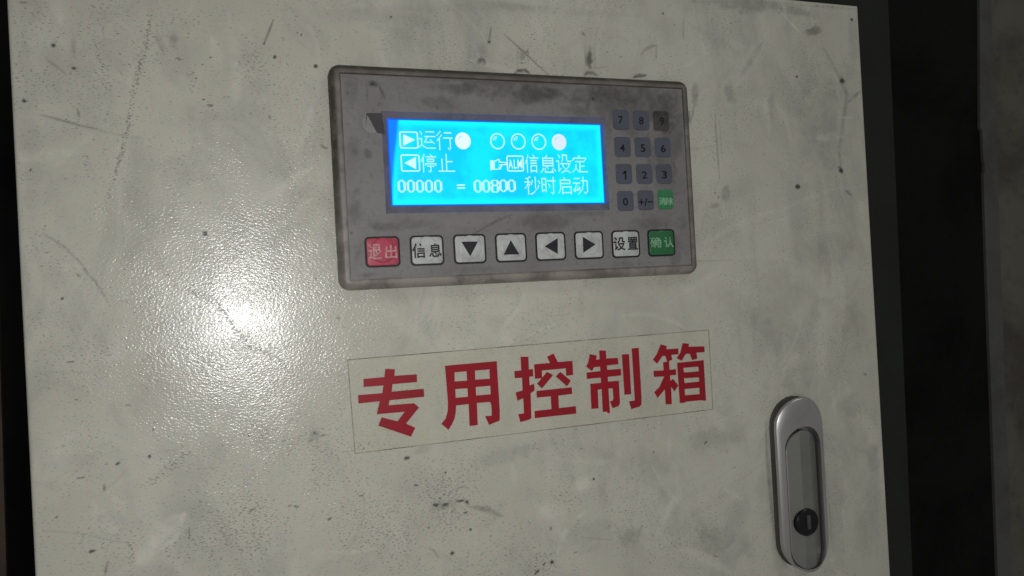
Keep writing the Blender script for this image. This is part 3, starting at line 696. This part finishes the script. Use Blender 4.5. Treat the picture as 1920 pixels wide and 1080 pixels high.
for ch, r_ in (('A', (292, 690, 362, 838)), ('L', (378, 690, 425, 838)), ('M', (438, 690, 515, 838))):
    print_glyph('letter', ch, rect(*zr(Z2, r_), YG), YG, M['lit'], screen, .012)
def ball(z, c_, rx, ry, solid):
    cx, cz = at(z[0] + c_[0] / z[2], z[1] + c_[1] / z[2], YG)
    x0, x1, z0, z1 = rect(*zr(z, (c_[0] - rx, c_[1] - ry, c_[0] + rx, c_[1] + ry)), YG)
    a, b = (x1 - x0) / 2, (z1 - z0) / 2; n = 28
    O = [(cx + a * math.cos(t), YG, cz + b * math.sin(t)) for t in np.linspace(0, 2 * math.pi, n, endpoint=False)]
    arcs = [(cx + a * .58 * math.cos(t), cz + b * .58 * math.sin(t)) for t in np.linspace(1.75, 2.9, 5)]
    arc2 = [(cx + a * .36 * math.cos(t), cz + b * .36 * math.sin(t)) for t in np.linspace(1.9, 2.7, 3)]
    if solid:
        o = mesh('status_lamp', O, [tuple(range(n))], M[solid], screen)
        V, F = bars(arcs, .22, YG - .03); V = list(V)
        return o, mesh('lamp_highlight', V, F, M['dim'] if solid == 'lit' else M['dim'], screen)
    I = [(cx + (a - .5) * math.cos(t), YG, cz + (b - .5) * math.sin(t)) for t in np.linspace(0, 2 * math.pi, n, endpoint=False)]
    ringm = (O + I, [(k_, (k_ + 1) % n, n + (k_ + 1) % n, n + k_) for k_ in range(n)])
    return mesh('status_lamp', *join(ringm, bars(arcs, .34, YG), bars(arc2, .26, YG)), M['lit'], screen)
ball(Z1, (1292, 385), 128, 138, 'lit_full')
for c_ in ((112, 390), (452, 395), (788, 400)): ball(Z2, c_, 120, 132, None)
ball(Z2, (1120, 405), 118, 132, 'lit_soft')
# pointing hand
ZH = (915, 285, 10)
hp = lambda *p: [at(ZH[0] + u / 10, ZH[1] + v / 10, YG) for u, v in p]
cuff = ([(a, YG, b) for a, b in hp((40, 160), (95, 158), (100, 335), (45, 340))], [(0, 1, 2, 3)])
hand = bars(hp((110, 170), (150, 165), (185, 140), (215, 150), (205, 185), (300, 195), (345, 205), (345, 235), (250, 240), (255, 265), (235, 290), (235, 315), (150, 325), (112, 320), (110, 170)), .42, YG)
mesh('hand_icon', *join(cuff, hand, bars(hp((215, 240), (255, 240)), .4, YG), bars(hp((205, 285), (240, 285)), .4, YG), bars(hp((120, 200), (120, 300)), .3, YG)), M['lit'], screen)

# long buttons
YB = YM - .55
ZB1, ZB4, ZA3, ZA4 = (660, 430, 9.6), (1130, 340, 6.75), (600, 320, 4.5), (940, 320, 4.5)
btns = [('red exit button at the lower left', 'btn_red', 'pale_red_ink', [('退', ZB1, (288, 262, 538, 548)), ('出', ZB1, (595, 282, 812, 526))]),
        ('pale grey button with two dark characters beside the red button', 'btn_grey', 'ink', [('信', ZB1, (1085, 252, 1326, 518)), ('息', ZB1, (1385, 250, 1612, 498))]),
        ('pale grey button with down arrow', 'btn_grey', 'ink', ('tri', ZA3, [(1193, 600), (1334, 597), (1268, 722)])),
        ('pale grey button with up arrow', 'btn_grey', 'ink', ('tri', ZA4, [(80, 586), (152, 706), (20, 709)])),
        ('pale grey button with left arrow', 'btn_grey', 'ink', ('tri', ZA4, [(476, 568), (477, 703), (366, 639)])),
        ('pale grey button with right arrow', 'btn_grey', 'ink', ('tri', ZA4, [(687, 558), (692, 693), (795, 622)])),
        ('pale grey button with two dark characters beside the green button', 'btn_grey', 'ink', [('设', ZB4, (138, 704, 288, 876)), ('置', ZB4, (316, 704, 446, 866))]),
        ('dark green button at the lower right corner', 'btn_green', 'worn_green_ink', [('确', ZB4, (600, 705, 742, 842)), ('认', ZB4, (778, 700, 898, 840))])]
for i, (lab, mt, ink, leg) in enumerate(btns):
    x0 = 10.75 + i * 19.06; x1 = x0 + 14.7; z1, z0 = -72.15, -85.0
    # pressed-dome embossing: a face whose middle rises in a shallow round step
    R = [(0, YM - .02), (0, YB + .18), (.12, YB + .05), (.3, YB)]
    cx, cz = (x0 + x1) / 2 + .1, (z0 + z1) / 2 + .6
    rg = [[(x, y, z) for x, z in even(rring(x0 + .75 + a, x1 - .75 - a, z0 + .75 + a, z1 - .75 - a, max(.25, 1.25 - a), 7))] for a, y in R]
    n = len(rg[0])
    angs = [math.atan2(p[2] - cz, p[0] - cx) for p in rg[-1]]
    for rr, y in ((5.3, YB - .0), (4.95, YB - .30), (4.2, YB - .36)):
        rg.append([(cx + rr * math.cos(a), y, cz + min(rr, 5.4) * math.sin(a)) for a in angs])
    V, F = loft(rg)
    b = mesh('button', V, F, M[mt], pan, smooth=True); b['label'] = lab
    o = rring(x0, x1, z0, z1, 1.9, 7); i_ = rring(x0 + .72, x1 - .72, z0 + .72, z1 - .72, 1.25, 7); n = len(o)
    y_ = YM - .30
    V = [(x, YM - .01, z) for x, z in o] + [(x, y_, z) for x, z in o] + [(x, y_, z) for x, z in i_]
    F = [(k_, (k_ + 1) % n, n + (k_ + 1) % n, n + k_) for k_ in range(n)] + [(n + k_, n + (k_ + 1) % n, 2 * n + (k_ + 1) % n, 2 * n + k_) for k_ in range(n)]
    mesh('outline', V, F, M['outline'], b)
    YP = YB - .42
    if leg[0] == 'tri':
        P = [at(leg[1][0] + u / leg[1][2], leg[1][1] + v / leg[1][2], YP) for u, v in leg[2]]
        mesh('arrow', [(a, YP, c) for a, c in P], [(0, 1, 2)], M[ink], b)
    else:
        for ch, z, r_ in leg: print_glyph('character', ch, rect(*zr(z, r_), YP), YP, M[ink], b, .020)
# number keys
ZK = (1130, 195, 6.547)
keys = [('7', 0, 0, ZK, (193, 148, 250, 243)), ('8', 0, 1, ZK, (446, 158, 504, 252)), ('9', 0, 2, ZK, (700, 163, 758, 258)),
        ('4', 1, 0, ZK, (213, 494, 272, 586)), ('5', 1, 1, ZK, (466, 494, 524, 590)), ('6', 1, 2, ZK, (713, 499, 774, 593)),
        ('1', 2, 0, ZK, (250, 820, 290, 918)), ('2', 2, 1, ZK, (484, 824, 546, 916)), ('3', 2, 2, ZK, (726, 821, 790, 916)),
        ('0', 3, 0, ZB4, (256, 208, 322, 309)), ('+/−', 3, 1, ZB4, (458, 213, 636, 312)), ('消除', 3, 2, ZB4, (712, 203, 888, 300))]
for ch, r_, c_, z, q in keys:
    x0 = 129.35 + 10.78 * c_; z1 = -15.6 - 12.72 * r_ + (.25 * c_ if r_ == 3 else 0)
    mt = 'key_green' if ch == '消除' else ('key_sooty' if ch == '9' else 'key_dark')
    kb = mesh('key', *plate(x0, x0 + 8.45, z1 - 9.3, z1, 1.5, YM - .02, YM - .42, .2), M[mt], pan)
    YP = YM - .47
    if ch == '消除':
        kb['label'] = 'bright green key at the foot of the number pad'
        R = rect(*zr(z, q), YP); xm = (R[0] + R[1]) / 2
        print_glyph('character', '消', (R[0], xm - .1, R[2], R[3]), YP, M['pale_green_ink'], kb, .008)
        print_glyph('character', '除', (xm + .1, R[1], R[2], R[3]), YP, M['pale_green_ink'], kb, .008)
    else:
        if ch == '9': kb['label'] = 'soot blackened nine key'
        if ch == '1':
            q1 = [at(z[0] + u / z[2], z[1] + v / z[2], YP) for u, v in ((252, 852), (272, 838), (281, 826), (281, 916))]
            stem = bars(q1[2:], .85, YP); flag = bars(q1[:2] + [(q1[2][0] - .45, q1[2][1] - .3)], .7, YP)
            mesh('digit', *join(stem, flag), M['digit'], kb); continue
        print_glyph('digit' if len(ch) == 1 else 'symbol', ch, rect(*zr(z, q), YP), YP, M['digit'], kb, .022)

# ------------------------------------------------------------------ sticker with five red characters
sx0, sz0 = at(665, 851); sx1, sz1 = at(1329, 618)
stk = thing('sticker', (90, 0, -162), 'clear tape sticker with five large red characters under the operator panel', 'sticker')
C4 = [at(651, 674), at(1329, 618), at(1337, 768), at(665, 851)]
def lerp4(ins):
    c = np.mean(C4, 0); out = []
    for x, z in C4: out.append((x + (ins if x < c[0] else -ins), z + (ins if z < c[1] else -ins)))
    return out
V = [(x, -.02, z) for x, z in lerp4(0)] + [(x, -.11, z) for x, z in lerp4(0)] + [(x, -.13, z) for x, z in lerp4(.32)]
F = [(k_, (k_ + 1) % 4, 4 + (k_ + 1) % 4, 4 + k_) for k_ in range(4)] + [(4 + k_, 4 + (k_ + 1) % 4, 8 + (k_ + 1) % 4, 8 + k_) for k_ in range(4)]
mesh('film_edge', V, F, M['film_edge'], stk)
mesh('film', [(x, -.13, z) for x, z in lerp4(.32)], [(0, 1, 2, 3)], M['film'], stk)
CH = [((660, 680, 7.2), [[(450, 82), (580, 90), (572, 178), (875, 158), (878, 262), (548, 290), (535, 392), (968, 352), (975, 460), (508, 508), (495, 575), (840, 548), (905, 605), (730, 822), (855, 880), (795, 998), (355, 850), (400, 738), (615, 792), (712, 662), (335, 697), (375, 520), (88, 552), (82, 438), (410, 412), (425, 308), (158, 328), (155, 220), (437, 195)]]),
      ((815, 665, 7.2), [[(140, 150), (838, 88), (880, 770), (878, 890), (735, 948), (682, 830), (770, 825), (772, 760), (765, 680), (750, 637), (570, 652), (582, 950), (472, 965), (460, 668), (290, 685), (285, 780), (270, 860), (235, 940), (187, 1015), (92, 935), (150, 860), (178, 760), (180, 640)],
                         [(268, 238), (432, 225), (438, 350), (270, 362)], [(545, 215), (740, 198), (745, 325), (548, 338)], [(278, 465), (445, 452), (450, 568), (285, 583)], [(555, 437), (752, 420), (757, 535), (560, 552)]]),
      ((955, 650, 7.2), [[(152, 137), (257, 135), (265, 308), (320, 303), (323, 400), (270, 405), (275, 525), (335, 500), (342, 590), (288, 628), (298, 965), (270, 985), (150, 1018), (122, 912), (200, 900), (188, 695), (112, 730), (85, 620), (180, 590), (172, 420), (75, 425), (68, 330), (162, 320)],
                         [(335, 238), (550, 220), (510, 135), (597, 92), (655, 208), (852, 192), (862, 382), (770, 392), (763, 292), (440, 322), (443, 425), (348, 435)],
                         [(508, 340), (592, 382), (442, 565), (375, 500)], [(688, 340), (830, 460), (780, 535), (628, 402)],
                         [(368, 598), (842, 548), (850, 638), (662, 660), (670, 830), (898, 803), (905, 903), (345, 965), (342, 870), (570, 843), (560, 670), (372, 688)]]),
      ((1090, 640, 7.714), [[(122, 185), (225, 205), (215, 265), (265, 262), (260, 135), (355, 132), (362, 248), (527, 240), (537, 330), (370, 350), (375, 412), (572, 398), (577, 492), (382, 515), (387, 582), (543, 570), (560, 890), (540, 935), (455, 968), (415, 868), (455, 858), (465, 820), (455, 680), (392, 682), (415, 1035), (385, 1038), (370, 1015), (312, 1022), (295, 690), (238, 700), (250, 968), (147, 978), (130, 615), (288, 600), (282, 525), (80, 542), (78, 452), (278, 430), (272, 365), (185, 375), (155, 430), (72, 365), (105, 290)],
                            [(588, 190), (690, 185), (722, 765), (625, 772)], [(730, 103), (830, 95), (872, 830), (868, 920), (840, 945), (725, 980), (690, 868), (775, 855)]]),
      ((1215, 630, 7.714), [[(185, 122), (275, 145), (265, 192), (440, 180), (440, 265), (338, 272), (352, 345), (305, 362), (312, 490), (405, 478), (408, 562), (320, 570), (325, 650), (362, 620), (440, 715), (385, 800), (335, 735), (345, 985), (258, 990), (245, 770), (140, 895), (92, 812), (165, 740), (235, 585), (88, 592), (82, 505), (228, 497), (220, 380), (278, 372), (252, 288), (210, 290), (135, 398), (70, 345), (130, 260)],
                            [(502, 102), (592, 112), (585, 155), (815, 150), (820, 232), (700, 240), (715, 325), (640, 348), (605, 255), (545, 260), (490, 358), (415, 320), (470, 240)],
                            [(422, 388), (805, 350), (840, 935), (750, 930), (545, 950), (535, 965), (462, 970)], [(512, 460), (730, 443), (735, 512), (522, 528)], [(522, 612), (738, 597), (742, 660), (530, 680)], [(530, 767), (745, 748), (748, 840), (538, 858)]])]
for z, sps in CH:
    curve_mesh('character', [[at(z[0] + u / z[2], z[1] + v / z[2], -.22) for u, v in P] for P in sps], -.22, .09, M['red'], stk)

# ------------------------------------------------------------------ dark things beside the cabinet
Y2 = 60
a_, b_ = at(1852, 0, Y2), at(1892, 1080, Y2); e_, f_ = at(1834, 0, Y2), at(1868, 1080, Y2)
ext = lambda p, q, z: p[0] + (q[0] - p[0]) * (z - p[1]) / (q[1] - p[1])
mp = thing('machine_panel', (560, 60, -420), 'brown painted machine panel with grey edge strip right of the cabinet', 'panel')
V, F = prism([(ext(a_, b_, -420), -420), (760, -420), (760, 200), (ext(a_, b_, 200), 200)], Y2 + 1.0, Y2 + 2.5)
mesh('panel', V, F, M['brown'], mp)
lz = [at(1834, 0, Y2), at(1835, 240, Y2), at(1839, 246, Y2), at(1841, 300, Y2), at(1843, 308, Y2), at(1843, 322, Y2), at(1841, 326, Y2), at(1848, 540, Y2), at(1868, 1080, Y2)]
P = [(ext(e_, f_, 200), 200)] + lz + [(ext(e_, f_, -420), -420), (ext(a_, b_, -420) + 1.5, -420), (ext(a_, b_, 200) + 1.5, 200)]
V, F = prism(P, Y2 - 1.2, Y2 + .8); mesh('edge_strip', V, F, M['steel'], mp)

Y3 = 100
g_, h_ = at(1, 700, Y3), at(12, 1080, Y3)
V, F = prism([(ext(g_, h_, -420), -420), (ext(g_, h_, 120), 120), (-520, 120), (-520, -420)], Y3, Y3 + 3)
sh = mesh('metal_sheet', V, F, M['rust'])
sh['label'] = 'rusty brown sheet just left of the cabinet in the dark'; sh['category'] = 'sheet'
